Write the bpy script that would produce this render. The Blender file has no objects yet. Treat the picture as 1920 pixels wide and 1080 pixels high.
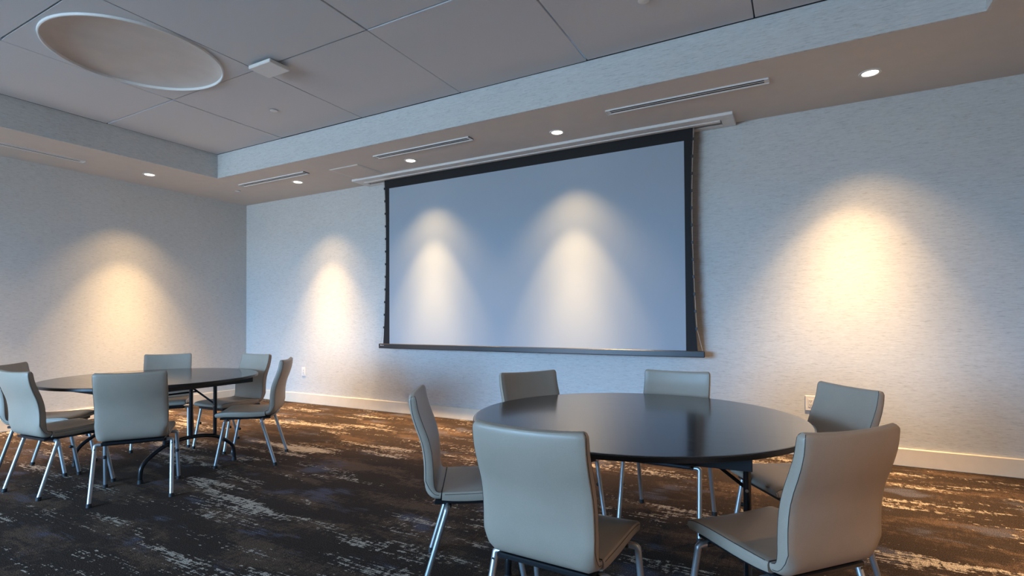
import bpy, math, random
from mathutils import Vector, Matrix
random.seed(7)
S = bpy.context.scene
COL = S.collection

# ------------------------------------------------------------------ camera
H = 1.22
cam_d = bpy.data.cameras.new('camera')
cam = bpy.data.objects.new('camera', cam_d)
COL.objects.link(cam)
FPX = 982.88
cam_d.sensor_fit = 'HORIZONTAL'
cam_d.sensor_width = 36.0
cam_d.lens = FPX * 36.0 / 1920.0
cam_d.shift_y = 40.98 / 1920.0
cam_d.clip_start = 0.05
yaw, pit, rol = math.radians(28.6045), math.radians(0.9687), math.radians(0.3082)
cam.matrix_world = (Matrix.Translation((0, 0, H)) @ Matrix.Rotation(yaw, 4, 'Z')
                    @ Matrix.Rotation(math.pi/2 + pit, 4, 'X') @ Matrix.Rotation(-rol, 4, 'Z'))
S.camera = cam

# ------------------------------------------------------------------ view, world and lamps
S.view_settings.view_transform = 'Standard'
S.view_settings.look = 'None'
S.view_settings.gamma = 1.0
S.view_settings.use_curve_mapping = False
S.view_settings.exposure = 0.15
SKY_COL = (0.30, 0.60, 1.0)
SKY_STRENGTH = 48.0
GROUND_COL = (0.24, 0.33, 0.42)
BEAMS = (('narrow_beam', 50, 1.0, 720.0), ('beam', 65, 0.55, 230.0), ('wide_beam', 96, 0.8, 78.0))   # one luminaire's distribution: name, degrees, blend, watts
SPOT_COL = (1.0, 0.63, 0.29)

W = bpy.data.worlds.new('sky'); S.world = W; W.use_nodes = True
wn = W.node_tree; wn.nodes.clear()
wo = wn.nodes.new('ShaderNodeOutputWorld'); wb = wn.nodes.new('ShaderNodeBackground')
tc = wn.nodes.new('ShaderNodeTexCoord'); sp = wn.nodes.new('ShaderNodeSeparateXYZ')
cr = wn.nodes.new('ShaderNodeValToRGB')
wn.links.new(tc.outputs['Generated'], sp.inputs[0]); wn.links.new(sp.outputs['Z'], cr.inputs[0])
cr.color_ramp.elements[0].position = 0.0; cr.color_ramp.elements[0].color = (*GROUND_COL, 1)
cr.color_ramp.elements[1].position = 0.04; cr.color_ramp.elements[1].color = (*SKY_COL, 1)
wn.links.new(cr.outputs[0], wb.inputs[0]); wb.inputs[1].default_value = SKY_STRENGTH
wn.links.new(wb.outputs[0], wo.inputs[0])

# ------------------------------------------------------------------ room numbers (metres)
D = 5.3106        # back wall
L = -7.7231       # left wall
R = 2.19          # right wall
F = -6.0          # window wall behind the camera
HC = 3.051        # soffit
HB = 3.356        # raised ceiling
CX0, CX1 = -6.552, 1.0156     # raised bay
CY0, CY1 = -4.65, 4.0985
WX0, WX1, WZ0, WZ1 = -7.6, -3.4, 0.45, 2.9   # window opening

# ------------------------------------------------------------------ node helpers
class NT:
    def __init__(s, name):
        s.m = bpy.data.materials.new(name); s.m.use_nodes = True
        s.t = s.m.node_tree; s.b = s.t.nodes['Principled BSDF']
    def n(s, typ, **kw):
        x = s.t.nodes.new('ShaderNode'+typ)
        for k, v in kw.items():
            if k.startswith('i_'): x.inputs[k[2:].replace('_', ' ')].default_value = v
            else: setattr(x, k, v)
        return x
    def l(s, a, b): s.t.links.new(a, b)
    def coord(s, scale=(1, 1, 1), loc=(0, 0, 0), kind='Object', rot=(0,0,0)):
        t = s.n('TexCoord'); m = s.n('Mapping')
        m.inputs['Scale'].default_value = scale; m.inputs['Location'].default_value = loc
        m.inputs['Rotation'].default_value = rot
        s.l(t.outputs[kind], m.inputs[0]); return m.outputs[0]
    def noise(s, vec, scale=1.0, detail=2.0, rough=0.5):
        x = s.n('TexNoise'); x.inputs['Scale'].default_value = scale
        x.inputs['Detail'].default_value = detail; x.inputs['Roughness'].default_value = rough
        s.l(vec, x.inputs['Vector']); return x.outputs[0]
    def ramp(s, fac, stops):
        x = s.n('ValToRGB'); e = x.color_ramp.elements
        while len(e) < len(stops): e.new(0.5)
        for i, (p, c) in enumerate(stops):
            e[i].position = p; e[i].color = (*c, 1) if len(c) == 3 else c
        s.l(fac, x.inputs[0]); return x.outputs[0]
    def math(s, op, a, b=None, clamp=False):
        x = s.n('Math', operation=op, use_clamp=clamp)
        for i, v in enumerate((a, b)):
            if v is None: continue
            if isinstance(v, (int, float)): x.inputs[i].default_value = v
            else: s.l(v, x.inputs[i])
        return x.outputs[0]
    def mix(s, fac, a, b, blend='MIX'):
        x = s.n('Mix', data_type='RGBA', blend_type=blend)
        for sock, v in ((x.inputs[0], fac), (x.inputs[6], a), (x.inputs[7], b)):
            if isinstance(v, (int, float)): sock.default_value = v
            elif isinstance(v, tuple): sock.default_value = (*v, 1)
            else: s.l(v, sock)
        return x.outputs[2]
    def bump(s, h, strength=0.3, dist=0.001):
        x = s.n('Bump'); x.inputs['Strength'].default_value = strength
        x.inputs['Distance'].default_value = dist
        s.l(h, x.inputs['Height']); s.l(x.outputs[0], s.b.inputs['Normal'])
    def base(s, c):
        if isinstance(c, tuple): s.b.inputs['Base Color'].default_value = (*c, 1)
        else: s.l(c, s.b.inputs['Base Color'])
        return s
    def rough(s, r): 
        if isinstance(r, (int, float)): s.b.inputs['Roughness'].default_value = r
        else: s.l(r, s.b.inputs['Roughness'])
        return s
    def metal(s, v): s.b.inputs['Metallic'].default_value = v; return s

def plain(name, c, r=0.5, metal=0.0, grain=0.04, gscale=60):
    t = NT(name)
    nz = t.noise(t.coord(), gscale, 3)
    a = tuple(max(0, v*(1-grain)) for v in c); b = tuple(min(1, v*(1+grain)) for v in c)
    t.base(t.ramp(nz, [(0.3, a), (0.7, b)])).rough(r).metal(metal)
    return t.m

# grasscloth-like wallcovering: fine horizontal threads (u along the wall, z up)
def wallcover(name, axis, c=(0.60, 0.61, 0.60)):
    t = NT(name)
    n1 = t.noise(t.coord(scale=(15, 15, 190)), 1.0, 3, 0.6)
    n2 = t.noise(t.coord(scale=(36, 36, 330), loc=(3, 1, 2)), 1.0, 2, 0.5)
    n3 = t.noise(t.coord(scale=(1.5, 1.5, 1.5)), 1.0, 3, 0.5)
    s = t.math('ADD', t.math('MULTIPLY', n1, 0.6), t.math('MULTIPLY', n2, 0.4))
    dk = tuple(x*0.68 for x in c); lt = tuple(min(1, x*1.16) for x in c)
    col = t.ramp(s, [(0.34, dk), (0.47, c), (0.54, c), (0.66, lt)])
    col = t.mix(0.12, col, t.ramp(n3, [(0.3, tuple(x*0.85 for x in c)), (0.7, lt)]))
    t.base(col).rough(0.62)
    t.b.inputs['Specular IOR Level'].default_value = 0.35
    t.bump(s, 0.35, 0.0012)
    return t.m

M = {}
M['wall'] = wallcover('wallcovering', 'x')
M['wall_dim'] = wallcover('wallcovering_low_bounce', 'x', (0.24, 0.22, 0.20))  # unseen right and window walls, darkened to cut bounce onto the left wall
M['plaster'] = plain('soffit_paint', (0.62, 0.58, 0.54), 0.85, 0, 0.02, 8)
M['tile'] = plain('ceiling_panel', (0.62, 0.63, 0.65), 0.9, 0, 0.03, 220)
M['void'] = plain('dark_void', (0.012, 0.012, 0.014), 0.9)
M['trim'] = plain('white_trim', (0.78, 0.77, 0.75), 0.4, 0, 0.02)
M['base'] = plain('baseboard_paint', (0.80, 0.71, 0.58), 0.45, 0, 0.03, 12)
M['lens_grey'] = plain('dome_paint', (0.62, 0.57, 0.53), 0.8, 0, 0.04, 6)
M['outlet'] = plain('outlet_plastic', (0.78, 0.76, 0.72), 0.3, 0, 0.01)
M['black'] = plain('black_plastic', (0.018, 0.018, 0.02), 0.45)
M['blackmetal'] = plain('black_metal', (0.012, 0.012, 0.014), 0.3, 0.0)
M['rail'] = plain('screen_bar', (0.035, 0.036, 0.04), 0.35, 0.3)
M['border'] = plain('screen_border', (0.006, 0.006, 0.008), 0.75)
M['screen'] = plain('screen_fabric', (0.35, 0.415, 0.49), 0.7, 0, 0.01, 400)
M['cord'] = plain('cord_fibre', (0.5, 0.47, 0.42), 0.7)
M['mark'] = plain('white_print', (0.75, 0.73, 0.7), 0.6)
M['silver'] = plain('silver_tube', (0.52, 0.53, 0.54), 0.42, 0.85, 0.03, 150)
M['chrome'] = plain('chrome', (0.7, 0.7, 0.72), 0.15, 1.0)
M['rubber'] = plain('black_rubber', (0.015, 0.015, 0.015), 0.6)
M['seam'] = plain('dark_seam', (0.03, 0.027, 0.024), 0.7)

t = NT('taupe_leather')
wv = t.noise(t.coord(scale=(1, 1, 1)), 900, 2)
wv2 = t.noise(t.coord(scale=(6, 6, 6)), 1, 4)
t.base(t.mix(0.5, t.ramp(wv, [(0.3, (0.33, 0.26, 0.195)), (0.7, (0.48, 0.38, 0.29))]),
             t.ramp(wv2, [(0.3, (0.37, 0.295, 0.225)), (0.7, (0.45, 0.355, 0.275))])))
t.rough(0.42); t.bump(wv, 0.25, 0.0006); t.b.inputs['Specular IOR Level'].default_value = 0.55
M['leather'] = t.m

t = NT('espresso_veneer')
g = t.noise(t.coord(scale=(2.0, 70, 2.0)), 1.0, 5, 0.6)
g2 = t.noise(t.coord(scale=(9, 420, 9)), 1.0, 2, 0.5)
gg = t.math('ADD', t.math('MULTIPLY', g, 0.65), t.math('MULTIPLY', g2, 0.35))
t.base(t.ramp(gg, [(0.32, (0.010, 0.008, 0.008)), (0.55, (0.022, 0.017, 0.016)), (0.72, (0.045, 0.036, 0.032))]))
t.rough(t.ramp(gg, [(0.3, (0.13,)*3), (0.7, (0.20,)*3)]))
t.b.inputs['Specular IOR Level'].default_value = 0.6
t.bump(gg, 0.06, 0.0003)
t.b.inputs['IOR'].default_value = 1.5
t.b.inputs['Coat Weight'].default_value = 0.15; t.b.inputs['Coat Roughness'].default_value = 0.07; t.b.inputs['Coat IOR'].default_value = 1.55
M['veneer'] = t.m
M['edge'] = plain('table_edge', (0.012, 0.010, 0.010), 0.35)
M['apron'] = plain('apron_black', (0.02, 0.02, 0.022), 0.4)

# patterned carpet: charcoal brown ground, cream broken dashes, blue and tan smudges, running along x
t = NT('carpet')
big = t.noise(t.coord(scale=(0.8, 1.9, 1), loc=(3.7, 1.3, 0)), 1.0, 2.0, 0.5)
band = t.noise(t.coord(scale=(1.1, 8, 1), loc=(1, 7, 0)), 1.0, 3.0, 0.6)
thr = t.noise(t.coord(scale=(5, 105, 1)), 1.0, 2.0, 0.6)
thr2 = t.noise(t.coord(scale=(14, 48, 1), loc=(4, 4, 0)), 1.0, 2.0, 0.6)
tick = t.noise(t.coord(scale=(42, 16, 1), loc=(5, 2, 0)), 1.0, 2.0, 0.6)
s = t.math('ADD', t.math('MULTIPLY', big, 0.9), t.math('MULTIPLY', band, 0.85))
s = t.math('ADD', s, t.math('MULTIPLY', thr, 0.60))
s = t.math('ADD', s, t.math('MULTIPLY', thr2, 0.40))
s = t.math('ADD', s, t.math('MULTIPLY', tick, 0.45))
cream = t.ramp(t.math('DIVIDE', s, 3.20), [(0.547, (0, 0, 0)), (0.554, (1, 1, 1))])
bl = t.noise(t.coord(scale=(1.9, 3.4, 1), loc=(9, 4, 0)), 1.0, 3.0, 0.55)
bl = t.math('ADD', t.math('MULTIPLY', bl, 0.78), t.math('MULTIPLY', thr, 0.22))
blue = t.ramp(bl, [(0.565, (0, 0, 0)), (0.63, (1, 1, 1))])
tn = t.noise(t.coord(scale=(1.3, 4.2, 1), loc=(2, 11, 0)), 1.0, 3.0, 0.55)
tn = t.math('ADD', t.math('MULTIPLY', tn, 0.62), t.math('MULTIPLY', t.math('ADD', thr2, tick), 0.19))
tan = t.ramp(tn, [(0.50, (0, 0, 0)), (0.59, (1, 1, 1))])
grain = t.noise(t.coord(scale=(1, 1, 1)), 210, 2, 0.7)
gr2 = t.noise(t.coord(scale=(1, 1, 1)), 90, 2, 0.6)
col = t.mix(thr, (0.034, 0.023, 0.018), (0.060, 0.041, 0.031))
col = t.mix(t.math('MULTIPLY', tan, 0.65), col, (0.150, 0.094, 0.062))
col = t.mix(t.math('MULTIPLY', blue, 0.75), col, (0.100, 0.100, 0.135))
col = t.mix(t.math('MULTIPLY', cream, 0.92), col, (0.50, 0.42, 0.34))
col = t.mix(1.0, col, t.ramp(grain, [(0.36, (0.2,)*3), (0.5, (0.9,)*3), (0.64, (1.9,)*3)]), 'MULTIPLY')
t.base(col).rough(0.95); t.b.inputs['Specular IOR Level'].default_value = 0.1
t.bump(t.math('ADD', grain, gr2), 0.8, 0.004)
M['carpet'] = t.m

t = NT('lamp_glow'); t.base((0.9, 0.85, 0.75))
t.b.inputs['Emission Color'].default_value = (1.0, 0.86, 0.66, 1); t.b.inputs['Emission Strength'].default_value = 6.0
M['glow'] = t.m
t = NT('clear_glass'); tr = t.n('BsdfTransparent'); gl = t.n('BsdfGlossy'); gl.inputs['Roughness'].default_value = 0.02
mx = t.n('MixShader'); mx.inputs[0].default_value = 0.06
t.l(tr.outputs[0], mx.inputs[1]); t.l(gl.outputs[0], mx.inputs[2])
t.l(mx.outputs[0], t.t.nodes['Material Output'].inputs['Surface'])
M['glass'] = t.m

# ------------------------------------------------------------------ mesh helpers
class MB:
    def __init__(s): s.v = []; s.f = []
    def add(s, vs, fs):
        o = len(s.v); s.v += [tuple(p) for p in vs]; s.f += [tuple(i+o for i in f) for f in fs]; return s
    def box(s, x0, x1, y0, y1, z0, z1):
        vs = [(x, y, z) for z in (z0, z1) for y in (y0, y1) for x in (x0, x1)]
        return s.add(vs, [(0, 2, 3, 1), (4, 5, 7, 6), (0, 1, 5, 4), (2, 6, 7, 3), (0, 4, 6, 2), (1, 3, 7, 5)])
    def bbox(s, x0, x1, y0, y1, z0, z1, b=0.003):
        """box with chamfered edges: three nested faces"""
        vs = []
        for (x, y, z, sx, sy, sz) in [(x, y, z, sx, sy, sz) for z, sz in ((z0, 1), (z1, -1)) for y, sy in ((y0, 1), (y1, -1)) for x, sx in ((x0, 1), (x1, -1))]:
            vs += [(x, y+sy*b, z+sz*b), (x+sx*b, y, z+sz*b), (x+sx*b, y+sy*b, z)]
        idx = lambda xi, yi, zi, k: ((zi*2+yi)*2+xi)*3+k
        fs = []
        for k in range(3):           # faces normal to axis k
            a, b2 = [q for q in range(3) if q != k]
            for side in (0, 1):
                quad = []
                for u, v in ((0, 0), (1, 0), (1, 1), (0, 1)):
                    c = [0, 0, 0]; c[k] = side; c[a] = u; c[b2] = v; quad.append(idx(*c, k))
                fs.append(tuple(quad))
        for k in range(3):           # edges along axis k
            a, b2 = [q for q in range(3) if q != k]
            for u in (0, 1):
                for v in (0, 1):
                    c0 = [0, 0, 0]; c0[a] = u; c0[b2] = v; c1 = list(c0); c1[k] = 1
                    fs.append((idx(*c0, a), idx(*c1, a), idx(*c1, b2), idx(*c0, b2)))
        for x in (0, 1):
            for y in (0, 1):
                for z in (0, 1): fs.append((idx(x, y, z, 0), idx(x, y, z, 1), idx(x, y, z, 2)))
        return s.add(vs, fs)
    def tube(s, pts, r, n=10, caps=True):
        pts = [Vector(p) for p in pts]
        rs = r if isinstance(r, (list, tuple)) else [r]*len(pts)
        rings = []; up = None
        for i, p in enumerate(pts):
            a = (pts[i]-pts[i-1]).normalized() if i > 0 else None
            b = (pts[i+1]-pts[i]).normalized() if i < len(pts)-1 else None
            d = (a+b).normalized() if a and b else (a or b)
            if up is None:
                up = Vector((0, 0, 1)) if abs(d.z) < 0.9 else Vector((1, 0, 0))
            x = (up - d*up.dot(d)).normalized(); y = d.cross(x); up = x
            rings.append([p + (x*math.cos(2*math.pi*k/n) + y*math.sin(2*math.pi*k/n))*rs[i] for k in range(n)])
        vs = [v for rg in rings for v in rg]; fs = []
        for i in range(len(pts)-1):
            for k in range(n):
                fs.append((i*n+k, i*n+(k+1) % n, (i+1)*n+(k+1) % n, (i+1)*n+k))
        if caps:
            fs.append(tuple(range(n-1, -1, -1))); fs.append(tuple((len(pts)-1)*n+k for k in range(n)))
        return s.add(vs, fs)
    def lathe(s, prof, n=48, c=(0, 0, 0)):
        """prof: list of (r, z); r=0 ends close"""
        vs = []; rows = []
        for r, z in prof:
            if r < 1e-6: rows.append([len(vs)]); vs.append((c[0], c[1], c[2]+z))
            else:
                rows.append(list(range(len(vs), len(vs)+n)))
                vs += [(c[0]+r*math.cos(2*math.pi*k/n), c[1]+r*math.sin(2*math.pi*k/n), c[2]+z) for k in range(n)]
        fs = []
        for a, b in zip(rows, rows[1:]):
            for k in range(n):
                k2 = (k+1) % n
                if len(a) == 1: fs.append((a[0], b[k], b[k2]))
                elif len(b) == 1: fs.append((a[k], a[k2], b[0]))
                else: fs.append((a[k], a[k2], b[k2], b[k]))
        return s.add(vs, fs)
    def ball(s, c, r, n=10):
        return s.lathe([(r*math.sin(math.pi*i/(n//2+1)), -r*math.cos(math.pi*i/(n//2+1))) if 0 < i < n//2+1 else (0, -r if i == 0 else r) for i in range(n//2+2)], n, c)
    def build(s, name, mat, parent=None, smooth=True, loc=None):
        import bmesh
        me = bpy.data.meshes.new(name); me.from_pydata(s.v, [], s.f)
        bm = bmesh.new(); bm.from_mesh(me); bmesh.ops.recalc_face_normals(bm, faces=bm.faces)
        for f in bm.faces: f.smooth = smooth
        if smooth:
            for e in bm.edges:
                if len(e.link_faces) == 2 and e.calc_face_angle(0) > math.radians(35): e.smooth = False
        bm.to_mesh(me); bm.free()
        me.materials.append(mat)
        o = bpy.data.objects.new(name, me); COL.objects.link(o)
        if parent: o.parent = parent
        if loc: o.location = loc
        return o

def flat_normal_up(o): return o
def tag(o, label=None, cat=None, group=None, kind=None):
    if label: o['label'] = label
    if cat: o['category'] = cat
    if group: o['group'] = group
    if kind: o['kind'] = kind
    return o
def empty(name, loc, rz=0.0):
    o = bpy.data.objects.new(name, None); COL.objects.link(o)
    o.location = loc; o.rotation_euler = (0, 0, rz); o.empty_display_size = 0.1
    return o
def copy_tree(root, loc, rz):
    r = root.copy(); COL.objects.link(r); r.location = loc; r.rotation_euler = (0, 0, rz)
    for ch in list(root.children):
        c = ch.copy(); COL.objects.link(c); c.parent = r
        for g in list(ch.children):
            d = g.copy(); COL.objects.link(d); d.parent = c
    return r

# ------------------------------------------------------------------ room shell
T = 0.15
def struct(name, mb, mat, label, parent=None, smooth=False):
    o = mb.build(name, mat, parent, smooth); 
    if not parent: tag(o, label, 'room', kind='structure')
    return o
struct('floor', MB().box(L-T, R+T, F-T, D+T, -0.1, 0.0), M['carpet'], 'dark brown patterned carpet with broken cream dashes and blue smudges').__setitem__('category', 'floor')
struct('wall_back', MB().box(L, R, D, D+T, 0, HC+0.5), M['wall'], 'pale textured wallcovering on the long wall behind the projection screen')['category'] = 'wall'
struct('wall_left', MB().box(L-T, L, F-T, D+T, 0, HC+0.5), M['wall'], 'pale textured wallcovering on the left wall beyond the far table')['category'] = 'wall'
struct('wall_right', MB().box(R, R+T, F-T, D+T, 0, HC+0.5), M['wall_dim'], 'textured wallcovering on the unseen right wall, darkened to cut bounced light')['category'] = 'wall'
fw = MB()
fw.box(L, WX0, F-T, F, 0, HC+0.5); fw.box(WX1, R, F-T, F, 0, HC+0.5)
fw.box(WX0, WX1, F-T, F, 0, WZ0); fw.box(WX0, WX1, F-T, F, WZ1, HC+0.5)
struct('wall_front', fw, M['wall_dim'], 'unseen textured window wall facing the projection screen, darkened to cut bounced light')['category'] = 'wall'

# lower ceiling band (soffit) around the raised bay
so = MB(); zt = HB+0.30
so.box(L, R, CY1+0.02, D, HC, HC+0.02); so.box(L, R, F, CY0-0.02, HC, HC+0.02)
so.box(L, CX0-0.02, CY0-0.02, CY1+0.02, HC, HC+0.02); so.box(CX1+0.02, R, CY0-0.02, CY1+0.02, HC, HC+0.02)
ceil = struct('ceiling', so, M['plaster'], 'painted soffit band with a raised bay of square acoustic panels'); ceil['category'] = 'ceiling'
# wallcovered upstands of the bay
def upstand(name, *b, label=None):
    o = MB().box(*b).build(name, M['wall'], None, False); tag(o, label, 'bulkhead', kind='structure'); return o
upstand('trim_1', CX0-0.02, CX1+0.02, CY1, CY1+0.02, HC-0.0005, HB+0.001, label='pale blue-lit wallcovered upstand of the ceiling bay above the screen')
upstand('trim_2', CX0-0.02, CX0, CY0, CY1, HC-0.0005, HB+0.001, label='shaded wallcovered upstand on the left side of the ceiling bay')
upstand('trim_3', CX1, CX1+0.02, CY0, CY1, HC-0.0005, HB+0.001, label='wallcovered upstand on the right side of the ceiling bay')
upstand('trim_4', CX0-0.02, CX1+0.02, CY0-0.02, CY0, HC-0.0005, HB+0.001, label='wallcovered upstand of the ceiling bay nearest the windows')
vd = MB().box(CX0-0.02, CX1+0.02, CY0-0.02, CY1+0.02, HB+0.27, HB+0.30).build('backing', M['void'], ceil, False)
# ceiling panels
XL = [CX0 + 1.26127*i for i in range(7)]
YL = [4.0985, 2.858, 1.602, 0.35, -0.90, -2.15, -3.40, -4.65]
DC = ((XL[1]+XL[2])/2+0.006, (YL[1]+YL[2])/2+0.015); DR = 0.600
random.seed(3)
for i in range(6):
    for j in range(7):
        g = 0.005
        x0, x1, y0, y1 = XL[i]+g, XL[i+1]-g, YL[j+1]+g, YL[j]-g
        if i == 0: x0 += 0.006
        if j == 0: y1 -= 0.010
        dz = random.uniform(-0.0025, 0.0025)
        z0 = HB+dz
        mb = MB()
        if i == 1 and j == 1:
            # panel with a round opening
            n = 64; ring = []; sq = []
            for k in range(n):
                a = 2*math.pi*k/n; c, s_ = math.cos(a), math.sin(a)
                ring.append((DC[0]+DR*c, DC[1]+DR*s_, z0))
                q = min(((x1-DC[0]) if c > 0 else (DC[0]-x0))/max(abs(c), 1e-6), ((y1-DC[1]) if s_ > 0 else (DC[1]-y0))/max(abs(s_), 1e-6))
                sq.append((DC[0]+q*c, DC[1]+q*s_, z0))
            up = lambda P: [(x, y, z+0.02) for x, y, z in P]
            vs = ring+sq+up(ring)+up(sq); fs = []
            for k in range(n):
                m = (k+1) % n
                fs += [(k, m, n+m, n+k), (2*n+k, 3*n+k, 3*n+m, 2*n+m), (n+k, n+m, 3*n+m, 3*n+k), (k, 2*n+k, 2*n+m, m)]
            mb.add(vs, fs)
            mb.build('panel', M['tile'], ceil, False)
        else:
            mb.bbox(x0, x1, y0, y1, z0, z0+0.02, 0.002)
            mb.build('panel', M['tile'], ceil, False)
# T-bar grid behind the joints
gm = MB()
for x in XL[1:-1]: gm.box(x-0.012, x+0.012, CY0, CY1, HB+0.023, HB+0.035)
for y in YL[1:-1]: gm.box(CX0, CX1, y-0.012, y+0.012, HB+0.023, HB+0.034)
gm.build('grid', M['blackmetal'], ceil, False)

sg = MB()
sg.box(CX0-0.02, CX1+0.02, CY1-0.010, CY1+0.02, HB+0.0012, HB+0.022); sg.box(CX0-0.02, CX0+0.012, CY0, CY1-0.010, HB+0.0012, HB+0.022)
sg.box(CX1-0.003, CX1+0.02, CY0, CY1-0.010, HB+0.0012, HB+0.022); sg.box(CX0-0.02, CX1+0.02, CY0-0.02, CY0+0.003, HB+0.0012, HB+0.022)
sg.build('gap_shade_strip', M['void'], ceil, False)  # black filler strips: shade of the bay's perimeter joint put in as colour

# baseboards
def baseboard(name, x0, x1, y0, y1, label):
    h = 0.146
    o = MB().bbox(x0, x1, y0, y1, -0.001, h, 0.006).build(name, M['base'], None, False)
    tag(o, label, 'baseboard', kind='structure')
baseboard('baseboard_back', L, R, D-0.018, D+0.001, 'cream baseboard along the screen wall')
baseboard('baseboard_left', L-0.001, L+0.018, F, D-0.018, 'cream baseboard along the left wall')
baseboard('baseboard_right', R-0.018, R+0.001, F, D-0.018, 'cream baseboard along the right wall')
baseboard('baseboard_front', L+0.018, R-0.018, F-0.001, F+0.018, 'cream baseboard along the window wall')

# window wall: four lights with frames and glass
nb = 4; wwid = (WX1-WX0)/nb
for k in range(nb):
    a, b = WX0+k*wwid, WX0+(k+1)*wwid
    w = MB()
    w.box(a, a+0.04, F-0.10, F-0.04, WZ0, WZ1); w.box(b-0.04, b, F-0.10, F-0.04, WZ0, WZ1)
    w.box(a+0.04, b-0.04, F-0.10, F-0.04, WZ0, WZ0+0.04); w.box(a+0.04, b-0.04, F-0.10, F-0.04, WZ1-0.04, WZ1)
    o = w.build('window_%d' % (k+1), M['trim'], None, False)
    tag(o, 'white framed window in the wall behind the viewer', 'window', kind='structure')
    MB().box(a+0.04, b-0.04, F-0.074, F-0.068, WZ0+0.04, WZ1-0.04).build('pane', M['glass'], o, False)
pl = bpy.data.lights.new('window_portal', 'AREA'); pl.shape = 'RECTANGLE'; pl.size = WX1-WX0; pl.size_y = WZ1-WZ0
pl.cycles.is_portal = True
po = bpy.data.objects.new('window_portal', pl); COL.objects.link(po)
po.location = ((WX0+WX1)/2, F-0.13, (WZ0+WZ1)/2); po.rotation_euler = (math.pi/2, 0, 0)

# ------------------------------------------------------------------ round ceiling dome
dm = empty('ceiling_dome', (DC[0], DC[1], HB))
tag(dm, 'large round shallow dome recessed in a ceiling panel with a pale ring rim', 'ceiling dome')
cap = []
Rr, dep = DR-0.004, 0.055
for k in range(13):
    a = k/12; cap.append((Rr*math.sin(a*math.pi/2), dep*math.cos(a*math.pi/2)*1.0))
cap = [(0, dep)] + [(Rr*k/14, dep*math.sqrt(max(0, 1-(k/14)**2.2))) for k in range(1, 14)] + [(Rr, 0.004)]
MB().lathe([(r, z) for r, z in cap], 72).build('dome', M['lens_grey'], dm)
MB().lathe([(DR-0.004, 0.006), (DR-0.004, -0.014), (DR, -0.018), (DR+0.007, -0.016), (DR+0.010, -0.004), (DR+0.010, -0.001), (DR-0.003, 0.006)], 72).build('rim', M['trim'], dm)

# ------------------------------------------------------------------ square access point
ap = empty('access_point', (-3.845, 2.845, HB), 0)
tag(ap, 'small square white box fixed to the ceiling where two panel joints cross', 'access point')
MB().bbox(-0.135, 0.135, -0.098, 0.098, -0.052, -0.022, 0.005).build('cover', M['outlet'], ap, False)
MB().bbox(-0.10, 0.10, -0.07, 0.07, -0.022, -0.003, 0.002).build('base_plate', M['black'], ap, False)

# sprinkler cover plates
def sprinkler(x, y, z, label):
    s = empty('sprinkler_cover', (x, y, z)); tag(s, label, 'sprinkler', 'sprinkler cover plates')
    MB().lathe([(0, -0.010), (0.034, -0.010), (0.038, -0.008), (0.038, -0.005), (0, -0.005)], 28).build('cover_plate', M['trim'], s)
    MB().lathe([(0, -0.005), (0.030, -0.005), (0.030, -0.003+0.001), (0, -0.002)], 24).build('gap_ring', M['black'], s)
sprinkler(-4.658, 3.502, HB, 'small round sprinkler cover plate on the panel between access point and left vent')
sprinkler(-0.882, 3.485, HB, 'small round sprinkler cover plate cut by the top edge of the photo')
sprinkler(-6.93, 4.63, HC, 'faint round sprinkler cover plate on the soffit near the left corner')

# ------------------------------------------------------------------ linear slot vents (local: along x)
def vent(loc, rz, ln, label):
    e = empty('slot_vent', loc, rz); tag(e, label, 'vent', 'linear slot vents in the soffit')
    h = ln/2; w = 0.046
    f = MB()
    for a, b, zz in ((w-0.005, w, -0.013), (w-0.016, w-0.005, -0.007)):
        for c, d in ((-b, -a), (a, b)): f.box(-h, h, c, d, zz, 0.0)
    for a, b in ((-h, -h+0.035), (h-0.035, h)): f.box(a, b, -w+0.016, w-0.016, -0.007, 0.0)
    f.box(-h, -h+0.004, -w, w, -0.013, 0.0); f.box(h-0.004, h, -w, w, -0.013, 0.0)
    f.build('frame', M['trim'], e, False)
    MB().box(-h+0.035, h-0.035, -w+0.016, w-0.016, -0.0055, -0.0005).build('slot_void', M['void'], e, False)
    MB().box(-h+0.035, h-0.035, -0.007, 0.007, -0.0075, -0.0055).build('divider', M['trim'], e, False)
    return e
vent((-0.82, 4.47, HC), 0, 1.30, 'white linear slot vent above the right end of the projection screen')
vent((-3.515, 4.425, HC), 0, 1.28, 'white linear slot vent above the left half of the projection screen')
vent((-5.97, 4.465, HC), 0, 1.28, 'white linear slot vent in the soffit left of the screen housing')
vent((-7.165, 2.24, HC), math.pi/2, 1.34, 'linear slot vent in the soffit along the left wall')

# access panel
pn = empty('access_hatch', (-4.765, 4.755, HC)); tag(pn, 'square flush white access panel at the left end of the screen housing', 'access panel')
MB().bbox(-0.232, 0.232, -0.232, 0.232, -0.007, 0.0, 0.002).build('frame', M['trim'], pn, False)
MB().bbox(-0.215, 0.215, -0.215, 0.215, -0.010, -0.0068, 0.001).build('door', M['plaster'], pn, False)

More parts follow.
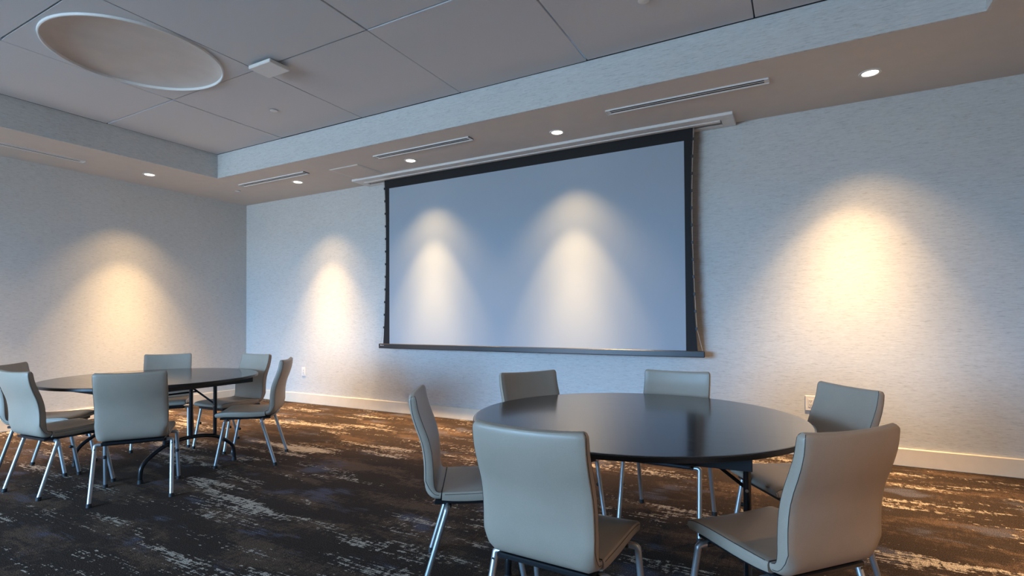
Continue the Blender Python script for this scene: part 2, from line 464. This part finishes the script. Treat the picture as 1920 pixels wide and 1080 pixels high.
# ------------------------------------------------------------------ recessed downlights
def downlight(x, y, label, k=1.0, aim=(0, 0)):
    e = empty('downlight', (x, y, HC)); tag(e, label, 'downlight', 'recessed downlights in the soffit')
    MB().lathe([(0.052, -0.001), (0.056, -0.005), (0.072, -0.005), (0.075, -0.001), (0.075, 0.0), (0.052, 0.0)], 36).build('trim_ring', M['trim'], e)
    MB().lathe([(0, -0.0022), (0.0525, -0.0022), (0.0525, -0.0008), (0, -0.0008)], 36).build('lens', M['glow'], e)
    for nm, sz, bl, pw in BEAMS:
        d = bpy.data.lights.new(nm, 'SPOT'); d.energy = pw*(1.0 if sz > 90 else k*1.1); d.color = SPOT_COL
        d.spot_size = math.radians(sz - (7 if k == 0.99 and sz < 90 else 0)); d.spot_blend = bl; d.shadow_soft_size = 0.03
        o = bpy.data.objects.new(nm, d); COL.objects.link(o); o.parent = e; o.location = (0, 0, -0.04); o.rotation_euler = (math.radians(aim[0]), math.radians(aim[1]), 0) if sz < 90 else (0, 0, 0)
downlight(-7.112, 3.571, 'recessed downlight in the soffit over the left wall')
downlight(-5.81, 4.73, 'recessed downlight between the left corner and the screen housing')
downlight(-3.90, 4.728, 'recessed downlight over the left half of the projection screen', 0.99)
downlight(-2.057, 4.717, 'recessed downlight over the right half of the projection screen', 0.99)
downlight(0.499, 4.721, 'recessed downlight right of the projection screen, nearest of the row', 0.72, (4, 4))
downlight(-7.112, 1.45, 'recessed downlight over the left wall beyond the left edge of the photo')
downlight(1.58, 3.571, 'recessed downlight over the right wall outside the photo, farther one', 0.5)
downlight(1.58, 1.45, 'recessed downlight over the right wall outside the photo, nearer one', 1.7)

# ------------------------------------------------------------------ projection screen
ys = D-0.15
SC = -2.7715
scr = empty('projection_screen', (SC, ys, 0.847)); tag(scr, 'large white projection screen with black border pulled down from a ceiling housing', 'projection screen')
def edge(z):   # half width of the black fabric
    P = [(0.90, 1.942), (1.1, 1.928), (1.3, 1.916), (1.6, 1.905), (1.9, 1.8965), (2.2, 1.8935), (2.5, 1.8965), (2.8, 1.907), (3.06, 1.921)]
    for (a, b), (c, d) in zip(P, P[1:]):
        if z <= c: return b+(d-b)*(z-a)/(c-a)
    return P[-1][1]
iw = 1.8365; z0i, z1i = 0.908, 2.909
oz = -0.847
rows = 24; vs = []; fs = []
mbd = MB()
# black border: top band, two flaring sides and a thin bottom strip
def strip(za, zb, fl, fr, n):
    v = []; f = []
    for k in range(n+1):
        z = za+(zb-za)*k/n
        for y in (-0.0006, 0.0006): v += [(fl(z), y, z+oz), (fr(z), y, z+oz)]
    for k in range(n):
        a = 4*k; b = a+4
        f += [(a, a+1, b+1, b), (a+2, b+2, b+3, a+3), (a, b, b+2, a+2), (a+1, a+3, b+3, b+1)]
    f += [(0, 2, 3, 1), (4*n, 4*n+1, 4*n+3, 4*n+2)]
    mbd.add(v, f)
strip(0.90, z0i, lambda z: -edge(z), lambda z: edge(z), 1)
strip(z0i, z1i, lambda z: -edge(z), lambda z: -iw, 24)
strip(z0i, z1i, lambda z: iw, lambda z: edge(z), 24)
strip(z1i, 3.046, lambda z: -edge(z), lambda z: edge(z), 4)
mbd.build('border', M['border'], scr, False)
MB().box(-iw, iw, -0.0006, 0.0006, z0i+oz, z1i+oz).build('viewing_surface', M['screen'], scr, False)
bar = MB().bbox(-2.005, 2.005, -0.022, 0.022, 0.0, 0.061, 0.006).build('bottom_bar', M['rail'], scr, False)
mk = MB()
for k, (a, b, h) in enumerate([(0, .016, .010), (.019, .024, .007), (.027, .035, .006), (.038, .042, .008), (.045, .052, .006), (.054, .058, .006)]):
    mk.box(-1.972+a, -1.972+b, -0.0228, -0.0218, 0.036, 0.036+h)
mk.build('maker_mark', M['mark'], bar, False)
for sgn in (-1, 1):
    pts = [(sgn*(edge(3.04)+0.010), 0, 3.044+oz)]; tabs = []
    for k in range(12):
        z = 2.915-0.1635*k; tabs.append(z); pts.append((sgn*(edge(z)+0.010), 0, z+oz))
    pts.append((sgn*1.985, 0, 0.06))
    MB().tube(pts, 0.0022, 6).build('tension_cord', M['cord'], scr)
    for z in tabs:
        MB().bbox(min(sgn*(edge(z)-0.004), sgn*(edge(z)+0.016)), max(sgn*(edge(z)-0.004), sgn*(edge(z)+0.016)), -0.004, 0.004, z+oz-0.014, z+oz+0.014, 0.002).build('tension_tab', M['black'], scr, False)
# housing flush in the soffit: frame with raised lip, closure flap, slot
hs = empty('screen_housing', ((-5.099-0.487)/2, 5.15, HC)); tag(hs, 'long white housing in the soffit that the projection screen drops from', 'screen housing')
hw = (5.099-0.487)/2
f = MB()
f.bbox(-hw, hw, -0.160, -0.060, -0.028, 0.0, 0.003)
f.bbox(-hw, -hw+0.11, -0.060, 0.155, -0.028, 0.0, 0.003); f.bbox(hw-0.11, hw, -0.060, 0.155, -0.028, 0.0, 0.003)
f.bbox(-hw+0.11, hw-0.11, 0.080, 0.155, -0.028, 0.0, 0.003)
f.build('frame', M['trim'], hs, False)
MB().bbox(-hw+0.115, hw-0.115, -0.055, -0.006, -0.036, -0.004, 0.002).build('closure_flap', M['trim'], hs, False)
MB().box(-hw+0.112, hw-0.112, -0.058, 0.078, -0.003, -0.001).build('slot_void', M['void'], hs, False)

# ------------------------------------------------------------------ outlets on the back wall
def outlet(x, z, label):
    e = empty('wall_outlet', (x, D, z)); tag(e, label, 'outlet', 'wall outlets')
    MB().bbox(-0.041, 0.041, -0.008, 0.0, -0.064, 0.064, 0.002).build('cover_plate', M['outlet'], e, False)
    i = MB().bbox(-0.018, 0.018, -0.0105, -0.0078, -0.036, 0.036, 0.001).build('socket', M['outlet'], e, False)
    h = MB()
    for dz in (0.018, -0.016):
        h.box(-0.008, -0.005, -0.0112, -0.0104, dz-0.004, dz+0.006); h.box(0.005, 0.008, -0.0112, -0.0104, dz-0.004, dz+0.005)
        h.box(-0.002, 0.003, -0.0112, -0.0104, dz-0.012, dz-0.007)
    h.build('socket_holes', M['black'], i, False)
outlet(-6.385, 0.465, 'white wall outlet just right of the far table chairs')
outlet(0.088, 0.465, 'white wall outlet partly hidden by a chair back, right of the near table')

# ------------------------------------------------------------------ chair (origin on the floor, +y forward)
def shell_section(cx_pts, hw_fn, n_lat=12, bulge=None, bev=0.007, dip=0.0):
    """sweep a rounded rectangle along a side-view line: cx_pts = [(y, z, thickness)]"""
    mb = MB(); pts = cx_pts; N = len(pts); rings = []
    for i, (y, z, th) in enumerate(pts):
        a = pts[max(0, i-1)]; b = pts[min(N-1, i+1)]
        ty, tz = b[0]-a[0], b[1]-a[1]; l = math.hypot(ty, tz); ty /= l; tz /= l
        ny, nz = -tz, ty          # normal in the y,z plane
        w = hw_fn(i, z); h = th/2; bv = min(bev, h*0.6); ring = []
        xs = [-w+bv + (2*w-2*bv)*k/n_lat for k in range(n_lat+1)]
        up = [(x, h) for x in xs]; dn = [(x, -h) for x in reversed(xs)]
        prof = [(-w, h-bv), (-w+bv*0.3, h-bv*0.3)] + up + [(w-bv*0.3, h-bv*0.3), (w, h-bv), (w, -h+bv), (w-bv*0.3, -h+bv*0.3)] + dn + [(-w+bv*0.3, -h+bv*0.3), (-w, -h+bv)]
        for x, q in prof:
            off = bulge(i, x/w, q/h) if bulge else 0
            ring.append((x, y+ny*(q+off), z+nz*(q+off) - dip*max(0.0, (z-0.72)/0.16)*(1-(x/w)**2)))
        rings.append(ring)
    m = len(rings[0]); vs = [p for r in rings for p in r]; fs = []
    for i in range(N-1):
        for k in range(m): fs.append((i*m+k, i*m+(k+1) % m, (i+1)*m+(k+1) % m, (i+1)*m+k))
    fs.append(tuple(range(m))); fs.append(tuple((N-1)*m+k for k in range(m)))
    mb.add(vs, fs); return mb, rings

def smooth_line(P, n):
    """Catmull-Rom through P (tuples)"""
    out = []
    for i in range(len(P)-1):
        p0, p1, p2, p3 = P[max(0, i-1)], P[i], P[i+1], P[min(len(P)-1, i+2)]
        for k in range(n):
            t = k/n
            out.append(tuple(0.5*((2*b)+(-a+c)*t+(2*a-5*b+4*c-d)*t*t+(-a+3*b-3*c+d)*t**3) for a, b, c, d in zip(p0, p1, p2, p3)))
    out.append(P[-1]); return out

def make_chair():
    root = empty('dining_chair', (0, 0, 0))
    # backrest: from the seam under the seat round and up to the top
    BP = smooth_line([(-0.118, 0.428, 0.040), (-0.145, 0.434, 0.044), (-0.163, 0.456, 0.046), (-0.169, 0.50, 0.044), (-0.170, 0.56, 0.042),
                      (-0.175, 0.62, 0.041), (-0.188, 0.68, 0.040), (-0.212, 0.745, 0.039), (-0.230, 0.80, 0.037), (-0.238, 0.845, 0.035), (-0.2405, 0.867, 0.031), (-0.2415, 0.876, 0.020), (-0.242, 0.8785, 0.009)], 3)
    NB = len(BP)
    def bw(i, z):
        w = 0.206
        if z > 0.862: w -= 0.010*((z-0.862)/0.0155)**2
        if z < 0.52: w -= 0.004*(0.52-z)/0.09
        return w
    def bb(i, u, q):
        z = BP[i][1]
        k = max(0, min(1, (z-0.45)/0.15))
        off = 0.017*k*(1-u*u)           # bows backwards in the middle
        if q > 0:                       # lower rear corners rounded off
            c = max(0.0, min(1.0, (0.50-z)/0.05))
            off -= 0.020*c*max(0.0, (abs(u)-0.84)/0.16)**2
        return off
    mb, rg = shell_section(BP, bw, 16, bb, 0.007, 0.003)
    back = mb.build('backrest', M['leather'], root)
    m = len(rg[0])
    # stitched seams along both edges of front and rear faces
    for idxs in ((1,), (19+1,), (m//2+1,), (m-2,)):
        k = idxs[0]
        MB().tube([Vector(r[k]) for r in rg[1:-3:2]], 0.0011, 5).build('seam', M['seam'], back)
    SP = smooth_line([(-0.112, 0.430, 0.040), (-0.06, 0.4275, 0.046), (0.02, 0.4275, 0.048), (0.11, 0.431, 0.048), (0.18, 0.4335, 0.046),
                      (0.235, 0.432, 0.044), (0.262, 0.428, 0.038), (0.273, 0.425, 0.026), (0.277, 0.424, 0.010)], 3)
    def sb(i, u, q): return (-0.006*(1-u*u)) if q > 0.9 else 0
    mb, rs = shell_section(SP, lambda i, z: 0.205 - (0.010 if i > len(SP)-3 else 0.0) - (0.004 if i > len(SP)-6 else 0.0), 12, sb, 0.012)
    seat = mb.build('seat', M['leather'], root)
    for k in (1, 16):
        MB().tube([Vector(r[k]) for r in rs[1:-3:2]], 0.0011, 5).build('seam', M['seam'], seat)
    MB().tube([(-0.2, -0.114, 0.449), (-0.1, -0.114, 0.4455), (0, -0.114, 0.4445), (0.1, -0.114, 0.4455), (0.2, -0.114, 0.449)], 0.0025, 6).build('seam', M['seam'], seat)
    # black steel pan and cross bars
    fr = MB()
    fr.bbox(-0.178, 0.178, -0.150, 0.245, 0.386, 0.404, 0.004)
    for y in (-0.088, 0.192): fr.bbox(-0.188, 0.188, y-0.016, y+0.016, 0.372, 0.390, 0.004)
    fr.build('seat_frame', M['blackmetal'], root, False)
    r = 0.0125
    for sx in (-1, 1):
        for y0, y1, zt, nm in ((-0.088, -0.200, 0.381, 'rear'), (0.192, 0.262, 0.381, 'front')):
            top = Vector((sx*0.219, y0, zt)); foot = Vector((sx*0.2275, y1, 0.014))
            el = [Vector((sx*0.176, y0, zt)), Vector((sx*0.205, y0, zt))]
            d = (foot-top).normalized()
            for a in (0.35, 0.7): 
                el.append(Vector((sx*0.205, y0, zt)).lerp(top + d*0.014, a) + Vector((sx*0.004, 0, 0.003)))
            el.append(top+d*0.014)
            leg = MB().tube(el+[top.lerp(foot, 0.5), foot], r, 12).build('leg', M['silver'], root)
            fb = foot + d*-0.012
            MB().tube([fb, foot+Vector((0, 0, -0.0135+0.0)) ], [0.0155, 0.0165], 12).build('rubber_foot', M['rubber'], leg)
            if nm == 'front':
                c = top.lerp(foot, 0.40) + Vector((0, -0.020, 0))
                b = MB().ball(c, 0.0125, 12); b.tube([c, c+Vector((0, 0.012, 0))], 0.006, 8); b.build('bumper', M['rubber'], leg)
            else:
                c = top.lerp(foot, 0.075) + Vector((0, -r-0.0005, 0.0))
                MB().tube([c, c+Vector((0, 0.005, 0))], 0.0055, 8).build('screw_cap', M['black'], leg)
    return root

# ------------------------------------------------------------------ folding round table (origin on the floor)
def make_table():
    root = empty('round_table', (0, 0, 0))
    Rt = 0.787; zt = 0.74
    top = MB().lathe([(0, zt), (Rt-0.012, zt), (Rt-0.004, zt), (Rt-0.0015, zt-0.0012), (Rt, zt-0.004), (Rt, zt-0.019), (Rt-0.002, zt-0.022), (0, zt-0.022)], 128).build('tabletop', M['veneer'], root)
    MB().lathe([(Rt+0.0002, zt-0.003), (Rt+0.0018, zt-0.004), (Rt+0.0018, zt-0.020), (Rt+0.0002, zt-0.021)], 128).build('edge_band', M['edge'], top)
    za, zb = 0.664, 0.718; A = 0.535
    for b in ((-A, A, -A, -A+0.018), (-A, A, A-0.018, A), (-A, -A+0.018, -A+0.018, A-0.018), (A-0.018, A, -A+0.018, A-0.018)):
        MB().bbox(*b, za, zb, 0.002).build('apron', M['apron'], root, False)
    for s in (-1, 1):
        x = s*0.512
        P = smooth_line([(x, -0.372, 0.0), (x, -0.372, 0.06), (x, -0.362, 0.12), (x, -0.315, 0.175), (x, -0.21, 0.240), (x, -0.10, 0.267), (x, 0, 0.274),
                         (x, 0.10, 0.267), (x, 0.21, 0.240), (x, 0.315, 0.175), (x, 0.362, 0.12), (x, 0.372, 0.06), (x, 0.372, 0.0)], 4)
        ft = MB().tube(P, 0.0155, 12).build('foot_arch', M['blackmetal'], root)
        for y in (-0.372, 0.372):
            MB().tube([(x, y, 0.0), (x, y, 0.028)], [0.020, 0.018], 12).build('rubber_foot', M['rubber'], ft)
        for y, zf in ((-0.20, 0.244), (0.0, 0.274), (0.20, 0.244)):
            MB().tube([(x, y, zf), (x, y, 0.66)], 0.0145, 12).build('post', M['blackmetal'], root)
        MB().tube([(x, -0.30, 0.672), (x, 0.30, 0.672)], 0.012, 8).build('hinge_bar', M['blackmetal'], root)
        for y in (-0.20, 0.20):
            br = MB(); br.tube([(x, y+0.014, 0.50), (x-s*0.17, y*0.75, 0.615), (x-s*0.30, y*0.5, 0.700)], 0.008, 8)
            br.build('brace', M['blackmetal'], root)
            MB().tube([(x, y-0.020, 0.50), (x, y+0.022, 0.50)], 0.007, 8).build('pivot_bolt', M['chrome'], root)
        MB().tube([(x-s*0.17, -0.15, 0.615), (x-s*0.17, 0.15, 0.615)], 0.007, 8).build('brace_bar', M['blackmetal'], root)
    return root

tb = make_table(); tb.location = (-0.721, 2.567, 0); tb.rotation_euler = (0, 0, math.radians(4.0))
tag(tb, 'dark espresso round folding table nearest the viewer under the screen', 'table', 'round folding tables')
t2 = copy_tree(tb, (-4.85, 2.50, 0), 0.0)
tag(t2, 'dark espresso round folding table in the left corner by the far wall', 'table', 'round folding tables')

chairs = [  # x, y, facing angle (deg), label
 (-0.754, 1.739, 87.6, 'taupe chair in the foreground centre with its back squarely to the viewer'),
 (-0.044, 2.078, 138.9, 'taupe chair in the right foreground, back turned three-quarters, seat pushed out to the left'),
 (0.018, 2.957, -145.4, 'taupe chair right of the near table hiding part of the wall outlet'),
 (-0.702, 3.263, -91.9, 'taupe chair behind the near table under the right end of the screen'),
 (-1.345, 2.918, -33.5, 'taupe chair behind the near table under the middle of the screen'),
 (-1.415, 2.141, 32.3, 'taupe chair left of the near table seen from its side'),
 (-4.119, 1.998, 145.6, 'taupe chair in front of the far table with its whole back to the viewer'),
 (-4.787, 1.783, 94.2, 'taupe chair at the left photo edge in front of the far table, seat turned right'),
 (-5.425, 1.942, 42.6, 'taupe chair behind the leftmost chair, mostly cut off by the left photo edge'),
 (-5.504, 2.915, -35.1, 'taupe chair behind the far table in front of the bright left wall'),
 (-4.839, 3.207, -88.4, 'taupe chair right behind the far table nearest the room corner'),
 (-4.173, 2.974, -139.5, 'taupe chair at the right of the far table, side on with seat toward the table'),
]
c0 = make_chair()
for i, (x, y, a, lab) in enumerate(chairs):
    rz = math.radians(a-90)
    o = c0 if i == 0 else copy_tree(c0, (x, y, 0), rz)
    o.location = (x, y, 0); o.rotation_euler = (0, 0, rz)
    tag(o, lab, 'chair', 'chairs around the near table' if i < 6 else 'chairs around the far table')
